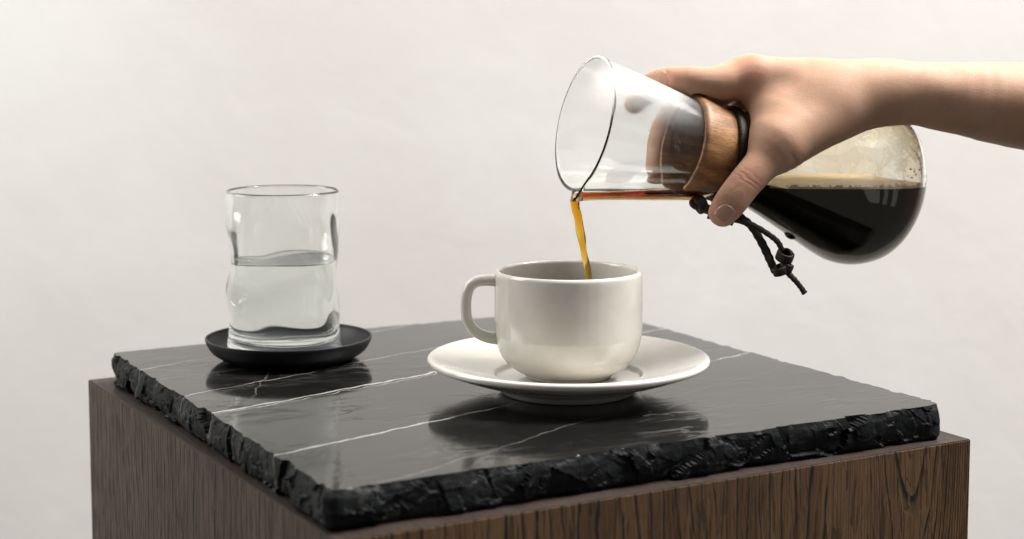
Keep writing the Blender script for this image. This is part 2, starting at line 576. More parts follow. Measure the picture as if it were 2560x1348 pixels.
MW, MST, MCER, MBLK = mat_wall(), mat_stone(), mat_ceramic(), mat_black_metal()
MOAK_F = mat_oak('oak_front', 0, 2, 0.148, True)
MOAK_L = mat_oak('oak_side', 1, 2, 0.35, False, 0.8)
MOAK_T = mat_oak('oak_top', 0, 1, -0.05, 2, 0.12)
MGL = mat_glass('tumbler_glass', 1.5, (0.99, 0.995, 0.99))
MWAT = mat_glass('water', 1.333, (0.985, 0.995, 0.99))
MCARG, MCOF, MSTR = mat_carafe_glass(), mat_coffee('coffee_liquid', 2.2, 75.0, 1.12), mat_coffee('coffee_stream', 0.95)
MFOAM, MFILM, MCOL, MLEA, MSKIN, MNAIL = mat_foam(), mat_film(), mat_wood_collar(), mat_leather(), mat_skin(), mat_nail()
def mat_bubble():
    M = Mat('foam_bubble_skin')
    d = M.node('ShaderNodeBsdfTranslucent'); d.inputs[0].default_value = (0.98, 0.92, 0.78, 1)
    M.surf(M.mixsh(0.45, M.principled(Base_Color=(0.92, 0.80, 0.58), Roughness=0.2), M.mixsh(0.4, M.node('ShaderNodeBsdfTransparent'), d)))
    return M.m
MBUB = mat_bubble()

# ------------------------------------------------------------------ setting: wall
wall = mesh_obj('wall', [(-4, 1.78, -1.6), (4, 1.78, -1.6), (4, 1.78, 2.6), (-4, 1.78, 2.6)], [(0, 1, 2, 3)], MW, smooth=False)
tag(wall, 'pale off-white plaster wall behind the table', 'wall', kind='structure')

# ------------------------------------------------------------------ oak cabinet
ROT = math.radians(29.5)
ux, uy = Vector((math.cos(ROT), math.sin(ROT), 0)), Vector((-math.sin(ROT), math.cos(ROT), 0))
cl, cr = Vector((-0.2795, 1.0902, 0)), Vector((0.2584, 0.9273, 0))
CA, CB = (cr - cl).dot(ux), -(cr - cl).dot(uy)
cc = cl + ux * (CA / 2) - uy * (CB / 2)
CH = 0.62
cab = empty('cabinet', (cc.x, cc.y, -0.02 - CH))
cab.rotation_euler = (0, 0, ROT)
tag(cab, 'dark stained oak cabinet with square edges under the black stone slab', 'cabinet')
def panel(name, o, e1, e2, nrm, mat, th=0.018):
    """mitred board: outer face o + e1*[0,1] + e2*[0,1], thickness inward"""
    o, e1, e2, nrm = Vector(o), Vector(e1), Vector(e2), Vector(nrm)
    a, b = e1.normalized() * th, e2.normalized() * th
    g = 0.00012
    ga, gb = e1.normalized() * g, e2.normalized() * g
    out = [o + ga + gb, o + e1 - ga + gb, o + e1 + e2 - ga - gb, o + e2 + ga - gb]
    inn = [o + a + b, o + e1 - a + b, o + e1 + e2 - a - b, o + e2 + a - b]
    bm = bmesh.new()
    vo = [bm.verts.new(v) for v in out]
    vi = [bm.verts.new(v - nrm * th) for v in inn]
    f = bm.faces.new(vo)
    bm.faces.new(vi[::-1])
    for k in range(4):
        bm.faces.new((vo[k], vi[k], vi[(k + 1) % 4], vo[(k + 1) % 4]))
    bmesh.ops.recalc_face_normals(bm, faces=bm.faces)
    bmesh.ops.bevel(bm, geom=[e for e in f.edges], offset=0.0011, segments=3, affect='EDGES', profile=0.6)
    return bm_obj(name, bm, mat, cab, smooth=False)
hx, hy = CA / 2, CB / 2
panel('top_panel', (-hx, -hy, CH), (CA, 0, 0), (0, CB, 0), (0, 0, 1), MOAK_T)
panel('front_panel', (-hx, -hy, 0), (CA, 0, 0), (0, 0, CH), (0, -1, 0), MOAK_F)
panel('back_panel', (hx, hy, 0), (-CA, 0, 0), (0, 0, CH), (0, 1, 0), MOAK_F)
panel('side_panel', (-hx, hy, 0), (0, -CB, 0), (0, 0, CH), (-1, 0, 0), MOAK_L)
panel('side_panel', (hx, -hy, 0), (0, CB, 0), (0, 0, CH), (1, 0, 0), MOAK_L)

# ------------------------------------------------------------------ stone slab with chiselled edges
def make_slab():
    crn = [Vector((-0.2598, 1.0794)), Vector((-0.0821, 0.7499)), Vector((0.2405, 0.928)), Vector((0.0569, 1.2579))]
    ctr = Vector((-0.0111, 1.0038))
    rz = math.radians(28.9)
    R = Matrix.Rotation(-rz, 2)
    cs = [R @ (c - ctr) for c in crn]
    pts, nrm = [], []
    step = 0.0011
    rad = 0.0035
    for i in range(4):
        a, b = cs[i], cs[(i + 1) % 4]
        d = (b - a); L = d.length; d.normalize()
        nn = Vector((d.y, -d.x))
        k = int((L - 2 * rad) / step)
        for j in range(k):
            pts.append(a + d * (rad + (L - 2 * rad) * j / k)); nrm.append(nn)
        dn = cs[(i + 2) % 4] - b; dn.normalize()
        n2 = Vector((dn.y, -dn.x))
        ca = b - d * rad + (-nn) * rad
        for j in range(4):
            t = j / 4
            m = (nn * (1 - t) + n2 * t).normalized()
            pts.append(ca + m * rad); nrm.append(m)
    def facet(q, k, slope, amp):
        # flat broken faces: each cell is a plane of its own lean
        w = q * k + noise.noise_vector(q * k * 0.7) * 0.35
        c = noise.voronoi(w)[1][0]
        cx, cy_, cz = round(c.x, 3), round(c.y, 3), round(c.z, 3)
        h = [math.sin(cx * a + cy_ * b + cz * e) * 4375.85 for a, b, e in ((127.1, 311.7, 74.7), (269.5, 183.3, 246.1), (113.5, 271.9, 124.6))]
        rv = Vector([v - math.floor(v) for v in h])
        d = w - c
        return ((d.x * (rv.x - 0.5) + d.y * (rv.y - 0.5) + d.z * (rv.z - 0.5) * 1.6) * 2 * slope / k) + (rv.x + rv.y - 1.0) * amp
    n = len(pts)
    TH, rows = 0.0200, 20
    verts, faces = [], []
    for r in range(rows + 1):
        t = r / rows
        z = -TH * t
        for i in range(n):
            p, m = pts[i], nrm[i]
            q = Vector((p.x, p.y, z))
            big = noise.fractal(q * 26, 1.0, 2.0, 3)
            fine = noise.fractal(q * 330, 0.9, 2.0, 4)
            off = 0.0016 * math.sin(PI * min(1, t * 0.9 + 0.08)) + facet(q, 42, 0.11, 0.00035) + facet(q + Vector((0.3, 0.1, 0.2)), 105, 0.09, 0.00012) + 0.0009 * big + 0.00018 * fine
            w = 0.70 + 0.30 * min(1, t * 5)
            if t > 0.85:
                off -= 0.0016 * (t - 0.85) / 0.15
            off *= w
            # nicks along the upper arris
            if r <= 2:
                nick = max(0, noise.fractal(Vector((p.x * 130, p.y * 130, 4.2)), 1.0, 2.0, 3) - 0.12)
                off -= nick * 0.0026 * (1 - r / 3)
            dz = 0 if r == 0 or r == rows else 0.0007 * noise.noise(q * 170)
            verts.append((p.x + m.x * off, p.y + m.y * off, z + dz))
    for r in range(rows):
        for i in range(n):
            j = (i + 1) % n
            faces.append((r * n + i, (r + 1) * n + i, (r + 1) * n + j, r * n + j))
    faces.append(tuple(range(n)))
    faces.append(tuple(rows * n + i for i in range(n))[::-1])
    o = mesh_obj('stone_slab', verts, faces, MST)
    fl = [False] * len(o.data.polygons)
    o.data.polygons.foreach_set('use_smooth', fl)
    fix_normals(o)
    o.location = (ctr.x, ctr.y, 0)
    o.rotation_euler = (0, 0, rz)
    tag(o, 'square black marble slab with white veins and rough chiselled edges on the cabinet', 'stone slab', kind='thing')
    return o
make_slab()

# ------------------------------------------------------------------ saucer and cup
CUP = (0.0327, 0.962)
def lathe_obj(name, prof, mat, parent=None, seg=160, n=5):
    p = catmull(prof, n)
    v, f = revolve([(max(0, a), b) for a, b in p], seg)
    return fix_normals(mesh_obj(name, v, f, mat, parent))

sauc = lathe_obj('saucer', [(0, 0.0090), (0.020, 0.0090), (0.0395, 0.0091), (0.0418, 0.0095), (0.0428, 0.0108), (0.0440, 0.0114), (0.047, 0.0119),
                            (0.060, 0.0152), (0.072, 0.0188), (0.0780, 0.0207), (0.0803, 0.0210), (0.0817, 0.0201), (0.0817, 0.0184), (0.080, 0.0170),
                            (0.070, 0.0130), (0.056, 0.0084), (0.046, 0.0056), (0.0428, 0.0042), (0.0402, 0.0016), (0.0386, 0.0003), (0.0374, 0.0003),
                            (0.0362, 0.0012), (0.035, 0.0044), (0.02, 0.0050), (0, 0.0050)], MCER)
sauc.location = (*CUP, 0)
tag(sauc, 'wide off-white glazed saucer under the cup on the marble slab', 'saucer')

cup = empty('coffee_cup', (CUP[0], CUP[1], 0.0093))
tag(cup, 'off-white glazed cup with loop handle standing on the saucer under the coffee stream', 'cup')
# cup body; z from its own foot
H0 = 0.0625
body_prof = [(0, 0.0016), (0.018, 0.0016), (0.0225, 0.0012), (0.0232, 0.0002), (0.0248, 0.0002), (0.0258, 0.0016), (0.0295, 0.0034), (0.0355, 0.0077),
             (0.0400, 0.0143), (0.0421, 0.0218), (0.0427, 0.0290), (0.0429, 0.040), (0.0428, 0.052), (0.0427, 0.0595), (0.0423, 0.0615), (0.0412, 0.0625), (0.0398, 0.0617),
             (0.0393, 0.0595), (0.0392, 0.050), (0.0390, 0.030), (0.0375, 0.0205), (0.033, 0.0125), (0.026, 0.0072), (0.015, 0.0054), (0, 0.0052)]
lathe_obj('body', [(r, z * 0.992) for r, z in body_prof], MCER, cup, seg=192)
def make_handle():
    ang = math.radians(183)
    pts2 = [(0.0405, 0.0560), (0.0470, 0.0563), (0.0530, 0.0556), (0.0570, 0.0527), (0.0590, 0.0472), (0.0594, 0.0400), (0.0587, 0.0340),
            (0.0558, 0.0283), (0.0512, 0.0247), (0.0460, 0.0228), (0.0405, 0.0222)]
    p = catmull(pts2, 6)
    d = Vector((math.cos(ang), math.sin(ang), 0))
    path = [d * a + Vector((0, 0, b)) for a, b in p]
    side = Vector((-d.y, d.x, 0))
    def sect(i, t):
        k = 1 + 0.18 * (abs(2 * t - 1) ** 6)
        return oval(0.0041 * k, 0.0032 * k, 20, 2.5)
    v, f = sweep(path, sect, up=side)
    return fix_normals(mesh_obj('handle', v, f, MCER, cup))
make_handle()

# ------------------------------------------------------------------ black dish, tumbler, water
DISH = (-0.1425, 1.0592)
dish = lathe_obj('dish', [(0, 0.0030), (0.030, 0.0030), (0.0405, 0.0040), (0.0475, 0.0078), (0.0510, 0.0125), (0.0516, 0.0146), (0.0523, 0.0149),
                          (0.0528, 0.0145), (0.0522, 0.0118), (0.0488, 0.0062), (0.0425, 0.0020), (0.0380, 0.0004), (0.030, 0.0003), (0, 0.0003)], MBLK)
dish.location = (*DISH, 0)
tag(dish, 'shallow matt black dish under the glass of water', 'dish')

def tumbler_r(z, th):
    """outer radius of the hand-blown tumbler: square foot, dented sides, round rim"""
    c, s = math.cos(th), math.sin(th)
    p = 3.4
    sq = (abs(c) ** p + abs(s) ** p) ** (-1 / p)
    k = min(1.0, max(0.0, (z - 0.070) / 0.034))
    k = k * k * (3 - 2 * k)
    base = (0.0338 * sq) * (1 - k) + 0.0360 * k
    foot = 0.0016 * math.exp(-(z / 0.010) ** 2)
    lo = (1 - 0.75 * k) * (0.35 + 0.65 * min(1.0, z / 0.042))
    wv = 0.68 * (0.0013 * math.sin(2 * th + 150 * z + 0.6) + 0.0012 * math.sin(3 * th - 118 * z + 2.9)
          + 0.0016 * math.sin(102 * z - 0.4 + 0.9 * math.sin(th)) + 0.0008 * math.sin(5 * th + 210 * z))
    dent = -0.0014 * math.exp(-((z - 0.070) / 0.012) ** 2) * (0.5 - 0.5 * math.cos(th)) * lo
    return base + foot + wv * lo + dent
TZ = 0.0032
TH_G = 0.1052
def tumbler():
    seg = 144
    root = mesh_obj
    zs_out = [0.0] + list(np.linspace(0.0012, TH_G - 0.0006, 80))
    prof_o = [(tumbler_r, z) for z in zs_out]
    verts, faces = [], []
    rings = []
    def ring(fn):
        st = len(verts)
        for k in range(seg):
            th = 2 * PI * k / seg
            r, z = fn(th)
            verts.append((r * math.cos(th), r * math.sin(th), z))
        rings.append(st)
    def thick(z, th):
        return 0.0016 + 0.0030 * math.exp(-((z - 0.0115) / 0.010)) * 0.8 + 0.0006 * math.sin(3 * th + 90 * z)
    verts.append((0, 0, 0.0022)); 
    ring(lambda th: (tumbler_r(0, th) * 0.80, 0.0016))
    ring(lambda th: (tumbler_r(0, th) * 0.90, 0.0001))
    ring(lambda th: (tumbler_r(0, th) * 0.97, 0.0003))
    for z in zs_out[1:]:
        ring(lambda th, z=z: (tumbler_r(z, th), z))
    ring(lambda th: (tumbler_r(TH_G, th) - 0.0007, TH_G))
    zi = list(np.linspace(TH_G - 0.0006, 0.0125, 74))
    for z in zi:
        ring(lambda th, z=z: (tumbler_r(z, th) - thick(z, th), z))
    for q, zz in ((0.93, 0.0108), (0.80, 0.0098), (0.55, 0.0096), (0.25, 0.0100)):
        ring(lambda th, q=q, zz=zz: ((tumbler_r(0.0125, th) - thick(0.0125, th)) * q, zz + 0.0007 * math.sin(2 * th + 1)))
    for a, b in zip(rings[:-1], rings[1:]):
        for k in range(seg):
            k2 = (k + 1) % seg
            faces.append((a + k, a + k2, b + k2, b + k))
    for k in range(seg):
        faces.append((0, rings[0] + (k + 1) % seg, rings[0] + k))
    c = len(verts)
    verts.append((0, 0, 0.0101))
    for k in range(seg):
        faces.append((rings[-1] + k, rings[-1] + (k + 1) % seg, c))
    o = fix_normals(mesh_obj('drinking_glass', verts, faces, MGL))
    o.location = (DISH[0] - 0.0030, DISH[1] + 0.002, TZ)
    tag(o, 'clear wavy dented glass tumbler half full of water on the black dish', 'glass')
    # water: fills the inside, reaching a hair into the glass wall
    verts, faces, rings = [], [], []
    WL = 0.0600
    e = 0.00012
    verts.append((0, 0, 0.0100))
    for q, zz in ((0.25, 0.0099), (0.55, 0.0095), (0.80, 0.0097), (0.93, 0.0107)):
        ring(lambda th, q=q, zz=zz: ((tumbler_r(0.0125, th) - thick(0.0125, th)) * q + e, zz + 0.0007 * math.sin(2 * th + 1)))
    for z in np.linspace(0.0125, WL, 40):
        ring(lambda th, z=z: (tumbler_r(z, th) - thick(z, th) + e, z))
    # meniscus
    ring(lambda th: (tumbler_r(WL, th) - thick(WL, th) + e, WL + 0.0008))
    ring(lambda th: (tumbler_r(WL, th) - thick(WL, th) - 0.0006, WL + 0.0003))
    ring(lambda th: (tumbler_r(WL, th) - thick(WL, th) - 0.0016, WL))
    ring(lambda th: ((tumbler_r(WL, th) - thick(WL, th)) * 0.6, WL))
    for a, b in zip(rings[:-1], rings[1:]):
        for k in range(seg):
            k2 = (k + 1) % seg
            faces.append((a + k, a + k2, b + k2, b + k))
    for k in range(seg):
        faces.append((0, rings[0] + (k + 1) % seg, rings[0] + k))
    c = len(verts); verts.append((0, 0, WL))
    for k in range(seg):
        faces.append((rings[-1] + k, rings[-1] + (k + 1) % seg, c))
    w = fix_normals(mesh_obj('water', verts, faces, MWAT))
    w.location = o.location
    tag(w, 'clear still water filling the lower half of the tumbler', 'water', kind='thing')
tumbler()

# ------------------------------------------------------------------ carafe (local z: mouth -> base, y: down, x: towards the viewer)
P0 = Vector((0.0416, 0.966, 0.1562))
AX = Vector((0.91937, 0.32514, -0.22143)).normalized()
NX = Vector((AX.y, -AX.x, 0)).normalized()
NY = AX.cross(NX)
CM = Matrix(((NX.x, NY.x, AX.x, P0.x), (NX.y, NY.y, AX.y, P0.y), (NX.z, NY.z, AX.z, P0.z), (0, 0, 0, 1)))
CMI = CM.inverted()
carafe = empty('coffee_carafe', matrix=CM)
tag(carafe, 'hourglass glass pour-over carafe with wooden collar and leather cord, tipped over the cup', 'carafe')

SP = math.radians(68)       # azimuth of the pouring spout
G_PROF = [(0.0396, 0.0), (0.0374, 0.010), (0.0352, 0.022), (0.0313, 0.044), (0.0268, 0.067), (0.0238, 0.082), (0.0230, 0.090), (0.0245, 0.102),
          (0.0300, 0.120), (0.0392, 0.146), (0.0466, 0.166), (0.0498, 0.178), (0.0494, 0.190), (0.0448, 0.202), (0.0372, 0.2095), (0.0290, 0.2130)]
GP = catmull(G_PROF, 6)
def spout(r, z, th, inner=0.0):
    d = (th - SP + PI) % (2 * PI) - PI
    A = 0.0
    if z < 0.11:
        f = 1.0 if z < 0.070 else max(0.0, 1 - (z - 0.070) / 0.035)
        f = f * f * (3 - 2 * f)
        A = (0.0072 + 0.0012 * math.exp(-z / 0.012)) * f
    w = 0.15 + 0.06 * min(1, z / 0.06)
    g = math.exp(-(d / w) ** 2)
    g2 = math.exp(-(d / 0.42) ** 2) * math.exp(-z / 0.02)
    rr = r + A * g + 0.0010 * g2
    zz = z - 0.0035 * math.exp(-z / 0.008) * math.exp(-(d / 0.17) ** 2)
    return (rr * math.cos(th), rr * math.sin(th), zz)
GT = 0.0016
def inner_prof(extra=0.0):
    out = []
    for i, (r, z) in enumerate(GP):
        a, b = GP[max(0, i - 1)], GP[min(len(GP) - 1, i + 1)]
        t = np.array(b) - np.array(a)
        t = t / np.linalg.norm(t)
        nrm = np.array((-t[1], t[0]))   # towards the axis
        q = np.array((r, z)) + nrm * (GT - extra)
        out.append((q[0], q[1]))
    return out
IP = inner_prof()
def carafe_glass():
    prof = [(r, z) for r, z in GP] + [(0.020, 0.2125), (0.010, 0.2112), (0, 0.2108)]
    rim = [(0.0393, -0.0006), (0.0388, -0.0007), (0.0382, -0.0004)]
    inn = [(r, z) for r, z in IP if z < 0.2105]
    full = [(0, 0.2082), (0.012, 0.2085), (0.022, 0.2095)] + inn[::-1] + rim[::-1] + prof
    v, f = revolve(full, 192, spout)
    o = fix_normals(mesh_obj('glass_body', v, f, MCARG, carafe))
    # small glass button on the lower side of the bulb
    bm = bmesh.new()
    bmesh.ops.create_uvsphere(bm, u_segments=24, v_segments=16, radius=0.0048)
    bmesh.ops.scale(bm, vec=(1.0, 1.0, 0.85), verts=bm.verts)
    b = bm_obj('button', bm, mat_coffee('button_glass', 12.0, 200.0, 1.45), carafe)
    th = math.radians(90)
    b.location = (0.0375 * math.cos(th), 0.0375 * math.sin(th), 0.1475)
    b.rotation_euler = (math.radians(62), 0, 0)
    return o
carafe_glass()

def collar_half(a0, a1):
    """half of the turned wooden collar, angles a0..a1 about the axis"""
    prof = [(0.0268, 0.0640), (0.0283, 0.0634), (0.0298, 0.0640), (0.0306, 0.0658), (0.0304, 0.0690), (0.0294, 0.0740), (0.0283, 0.0790), (0.0273, 0.0835), (0.0264, 0.0860),
            (0.0262, 0.0900), (0.0264, 0.0930), (0.0270, 0.0955), (0.0280, 0.0990), (0.0290, 0.1025), (0.0294, 0.1045), (0.0290, 0.1058), (0.0280, 0.1060)]
    inn = [(0.0266, 0.1050), (0.0256, 0.1020), (0.0247, 0.0985), (0.0240, 0.0940), (0.0237, 0.0890), (0.0243, 0.0830), (0.0256, 0.0750), (0.0263, 0.0690)]
    ring = [tuple(q) for q in catmull(prof, 3)] + inn
    seg = 64
    verts, faces = [], []
    m = len(ring)
    for k in range(seg + 1):
        th = a0 + (a1 - a0) * k / seg
        for r, z in ring:
            verts.append((r * math.cos(th), r * math.sin(th), z))
    for k in range(seg):
        for j in range(m):
            j2 = (j + 1) % m
            faces.append((k * m + j, k * m + j2, (k + 1) * m + j2, (k + 1) * m + j))
    faces.append(tuple(range(m))[::-1])
    faces.append(tuple(seg * m + j for j in range(m)))
    return fix_normals(mesh_obj('collar_half', verts, faces, MCOL, carafe))
gap = math.radians(3.0)
collar_half(math.radians(-98) + gap, SP - math.radians(7))
collar_half(SP + math.radians(7), math.radians(262) - gap)

# leather cord: band round the waist, lump of the tie, two hanging strands, knots, tail
HAND = {
    'forearm_near': [(0.4546, 1.02, 0.1475, 0.036), (0.3058, 1.004, 0.1638, 0.0255), (0.2664, 1.0, 0.1685, 0.0213), (0.2231, 0.998, 0.1731, 0.0172), (0.1823, 0.996, 0.1767, 0.0155), (0.1428, 0.994, 0.1831, 0.0105)],
    'forearm_far': [(0.468, 1.05, 0.1457, 0.036), (0.3137, 1.03, 0.1631, 0.0255), (0.2736, 1.027, 0.1679, 0.0213), (0.2288, 1.024, 0.1731, 0.0172), (0.1867, 1.02, 0.1771, 0.0145), (0.1419, 1.016, 0.183, 0.0108)],
    'ring_meta': [(0.2277, 1.03, 0.1724, 0.016), (0.1921, 1.036, 0.1749, 0.0135), (0.1492, 1.038, 0.179, 0.0103)],
    'little_meta': [(0.2278, 1.03, 0.171, 0.015), (0.1965, 1.046, 0.1714, 0.0125), (0.1619, 1.056, 0.1738, 0.0093)],
    'thenar': [(0.216, 0.998, 0.1685, 0.015), (0.1828, 0.984, 0.1572, 0.0168), (0.1537, 0.969, 0.1431, 0.0142)],
    'web': [(0.1417, 0.994, 0.1779, 0.01), (0.1486, 0.988, 0.164, 0.0108), (0.1528, 0.977, 0.1482, 0.0122)],
    'fill': [(0.1843, 0.993, 0.168, 0.0165), (0.1632, 0.986, 0.1589, 0.015), (0.157, 0.976, 0.1478, 0.0135)],
    'thumb': [(0.1535, 0.968, 0.1427, 0.0138), (0.1438, 0.962, 0.133, 0.0107), (0.1336, 0.957, 0.1224, 0.0097), (0.1261, 0.955, 0.1129, 0.0096), (0.1204, 0.956, 0.105, 0.0082)],
    'index': [(0.1417, 0.994, 0.1831, 0.0108), (0.12, 0.99, 0.1773, 0.0106), (0.0989, 0.991, 0.1792, 0.0087), (0.0849, 1.006, 0.1766, 0.0079), (0.0737, 1.0155, 0.1657, 0.0066)],
    'middle': [(0.1419, 1.016, 0.183, 0.0108), (0.1079, 1.0169, 0.1721, 0.0088), (0.0921, 1.0267, 0.1481, 0.008), (0.0874, 1.0178, 0.1242, 0.007)],
    'ring': [(0.1492, 1.038, 0.179, 0.0103), (0.1238, 1.0251, 0.1687, 0.0085), (0.1092, 1.0323, 0.1367, 0.0078), (0.1084, 1.0197, 0.1151, 0.0068)],
    'little': [(0.1619, 1.056, 0.1738, 0.0093), (0.1384, 1.0387, 0.159, 0.0078), (0.1271, 1.0393, 0.1265, 0.007), (0.1261, 1.0268, 0.1085, 0.0062)],
}
CORD = {
    'thin': [(0.1276, 0.965, 0.1003, 0.0016), (0.1392, 0.968, 0.0967, 0.0016), (0.1488, 0.97, 0.0911, 0.0016), (0.1547, 0.971, 0.0863, 0.0016), (0.1577, 0.972, 0.0808, 0.0016)],
    'wide': [(0.1323, 0.969, 0.1013, 0.0024), (0.1398, 0.972, 0.0949, 0.0025), (0.146, 0.972, 0.085, 0.0026), (0.1504, 0.971, 0.0757, 0.0026), (0.1534, 0.97, 0.0684, 0.0022)],
    'tail': [(0.159, 0.97, 0.0698, 0.0017), (0.1642, 0.969, 0.0647, 0.0016), (0.1678, 0.969, 0.0605, 0.0015), (0.1707, 0.969, 0.0563, 0.0017)],
}
KNOT_RING = (0.159, 0.971, 0.0781)
KNOT_LOW = (0.1566, 0.97, 0.0702)
KNOT_COLLAR = (0.1098, 0.972, 0.108)
STREAM = [(0.0401, 0.958, 0.1152, 0.0019), (0.0361, 0.9545, 0.1137, 0.0026), (0.0358, 0.954, 0.1112, 0.003), (0.0366, 0.955, 0.107, 0.0029), (0.0381, 0.957, 0.1008, 0.0026), (0.0398, 0.96, 0.0912, 0.0023), (0.0417, 0.966, 0.0811, 0.002), (0.0436, 0.966, 0.0717, 0.0019), (0.0453, 0.966, 0.0633, 0.0019), (0.0475, 0.966, 0.0483, 0.002), (0.0494, 0.966, 0.0341, 0.002)]
NAIL = (0.121, 0.948, 0.1054)
NAIL_DIR = (-0.0058, 0.002, -0.0069)
CREASES = [((0.1362, 0.948, 0.1279), (-0.6042, 0.0, -0.7968), 0.011, 0.0007, 8e-05),
    ((0.1341, 0.948, 0.1255), (-0.6042, 0.0, -0.7968), 0.011, 0.0007, 0.00016),
    ((0.1324, 0.948, 0.1234), (-0.6042, 0.0, -0.7968), 0.011, 0.0007, 0.00012),
    ((0.1624, 0.965, 0.1342), (-0.7604, 0.0, -0.6495), 0.01, 0.0007, 0.001),
    ((0.1581, 0.962, 0.1314), (-0.7299, 0.0, -0.6836), 0.008, 0.0007, 0.0007),
    ((0.167, 0.968, 0.1363), (-0.7759, 0.0, -0.6308), 0.009, 0.0006, 0.0005),
    ((0.0908, 0.985, 0.1836), (-0.9923, 0.0, -0.1239), 0.008, 0.0006, 0.0005),
    ((0.0877, 0.985, 0.1829), (-0.9806, 0.0, -0.196), 0.008, 0.0006, 0.0004),
    ((0.0847, 0.99, 0.1818), (-0.9806, 0.0, -0.196), 0.007, 0.0005, 0.0003)]
FLUSH = [((0.1375, 0.985, 0.1859), 0.012), ((0.1341, 0.948, 0.1255), 0.01), ((0.1197, 0.95, 0.1061), 0.01), ((0.0936, 0.985, 0.1824), 0.009), ((0.0808, 1.0, 0.1761), 0.01)]
NAIL_OUT = (0.12, -0.97, -0.15)

def to_loc(p):
    return CMI @ Vector(p)
def cord_band():
    path = []
    for k in range(72):
        th = 2 * PI * k / 72
        path.append((0.0276 * math.cos(th), 0.0276 * math.sin(th), 0.0900 + 0.0005 * math.sin(3 * th)))
    v, f = sweep(path, lambda i, t: oval(0.0030, 0.0014, 12, 3), up=(0, 0, 1), closed_path=True)
    return fix_normals(mesh_obj('leather_cord', v, f, MLEA, carafe))
cord = cord_band()
def strand(name, pts, flat, up=(0.2, -1, 0.3), n=8, twist=0.0):
    p = catmull(pts, n)
    path = [to_loc(q[:3]) for q in p]
    upl = (CMI.to_3x3() @ Vector(up)).normalized()
    def sect(i, t):
        r = p[i][3]
        j = 1 + 0.08 * math.sin(i * 1.7)
        return oval(r * flat * j, r * j, 12, 3.0)
    v, f = sweep(path, sect, up=upl)
    return fix_normals(mesh_obj(name, v, f, MLEA, cord))
strand('cord_strand', CORD['thin'], 0.85)
strand('cord_strand', CORD['wide'], 0.45)
strand('cord_tail', CORD['tail'], 0.8)
def loop_ring(name, c, rad, wid, th, nrm, tilt=0.0, squash=1.0):
    c = Vector(c); nrm = Vector(nrm).normalized()
    a = nrm.orthogonal().normalized(); b = nrm.cross(a)
    path = [to_loc(c + a * rad * math.cos(2 * PI * k / 40) + b * rad * squash * math.sin(2 * PI * k / 40)) for k in range(40)]
    nl = (CMI.to_3x3() @ nrm).normalized()
    v, f = sweep(path, lambda i, t: oval(wid, th, 10, 4), up=nl, closed_path=True)
    return fix_normals(mesh_obj(name, v, f, MLEA, cord))
kr, kl = Vector(KNOT_RING), Vector(KNOT_LOW)
loop_ring('knot_loop', kr + Vector((0, 0, -0.0002)), 0.0044, 0.0029, 0.0009, (0.25, -0.35, 0.9))
loop_ring('knot_loop', kr + Vector((0.0012, 0.001, 0.0006)), 0.0030, 0.0022, 0.0008, (-0.5, -0.9, 0.35))
loop_ring('knot_loop', kl, 0.0047, 0.0026, 0.0010, (-0.28, -0.15, 0.93), squash=0.75)
loop_ring('knot_loop', kl + Vector((0.0034, 0.0004, 0.0012)), 0.0029, 0.0027, 0.0010, (0.35, -0.1, 0.9))
kc = Vector(KNOT_COLLAR)
for dx, dy, dz, r, nv in ((0, 0, 0, 0.0052, (0.9, 0.3, 0.35)), (0.0035, -0.001, -0.0025, 0.0046, (0.3, 0.2, 0.9)), (-0.0022, 0.002, 0.0012, 0.0042, (0.6, 0.6, -0.5)),
                           (0.0075, -0.0008, -0.0052, 0.0038, (0.9, 0.1, 0.4))):
    loop_ring('cord_knot', kc + Vector((dx, dy, dz)), r * 0.62, r * 0.55, r * 0.42, nv)
strand('cord_strand', [(*(kc + Vector((0.004, -0.001, -0.006))), 0.002), (*(kc + Vector((0.010, -0.002, -0.0078))), 0.002), (0.1276, 0.965, 0.0985, 0.002)], 0.8)

# ------------------------------------------------------------------ coffee
coffee = empty('coffee', matrix=CM)
tag(coffee, 'dark coffee with beige foam in the carafe, pouring in an amber stream into the cup', 'coffee')
# free surface of the liquid: runs down gently from the bulb to the lip
sa = Vector((0.2050, 0.985, 0.1164))
sb = Vector((0.0370, 0.956, 0.1168))
fl = (sa - sb).normalized()
pn = fl.cross(Vector(NX)).normalized()
if pn.z < 0: pn = -pn
pl_co = CMI @ sa
pl_no = (CMI.to_3x3() @ pn).normalized()
def cut(bm, co, no, fill=True):
    """remove what lies on the +no side"""
    g = bm.verts[:] + bm.edges[:] + bm.faces[:]
    r = bmesh.ops.bisect_plane(bm, geom=g, plane_co=co, plane_no=no, clear_outer=True, clear_inner=False, dist=1e-7)
    if fill:
        ed = [e for e in r['geom_cut'] if isinstance(e, bmesh.types.BMEdge) and e.is_boundary]
        if ed:
            bmesh.ops.contextual_create(bm, geom=ed)
    return bm
def inner_solid(extra, z0=0.0015):
    inn = [(r, z) for r, z in inner_prof(extra) if z < 0.2105 and z > z0]
    full = [(0, 0.2082 + extra), (0.012, 0.2085 + extra), (0.022, 0.2095 + extra)] + inn[::-1] + [(0, inn[0][1])]
    v, f = revolve(full, 192, spout)
    me = bpy.data.meshes.new('tmp')
    me.from_pydata(v, [], f)
    bm = bmesh.new(); bm.from_mesh(me)
    bpy.data.meshes.remove(me)
    bmesh.ops.recalc_face_normals(bm, faces=bm.faces)
    return bm
bm = inner_solid(0.00012)
cut(bm, pl_co, pl_no)
bmesh.ops.recalc_face_normals(bm, faces=bm.faces)
pool = bm_obj('coffee_pool', bm, MCOF, coffee)
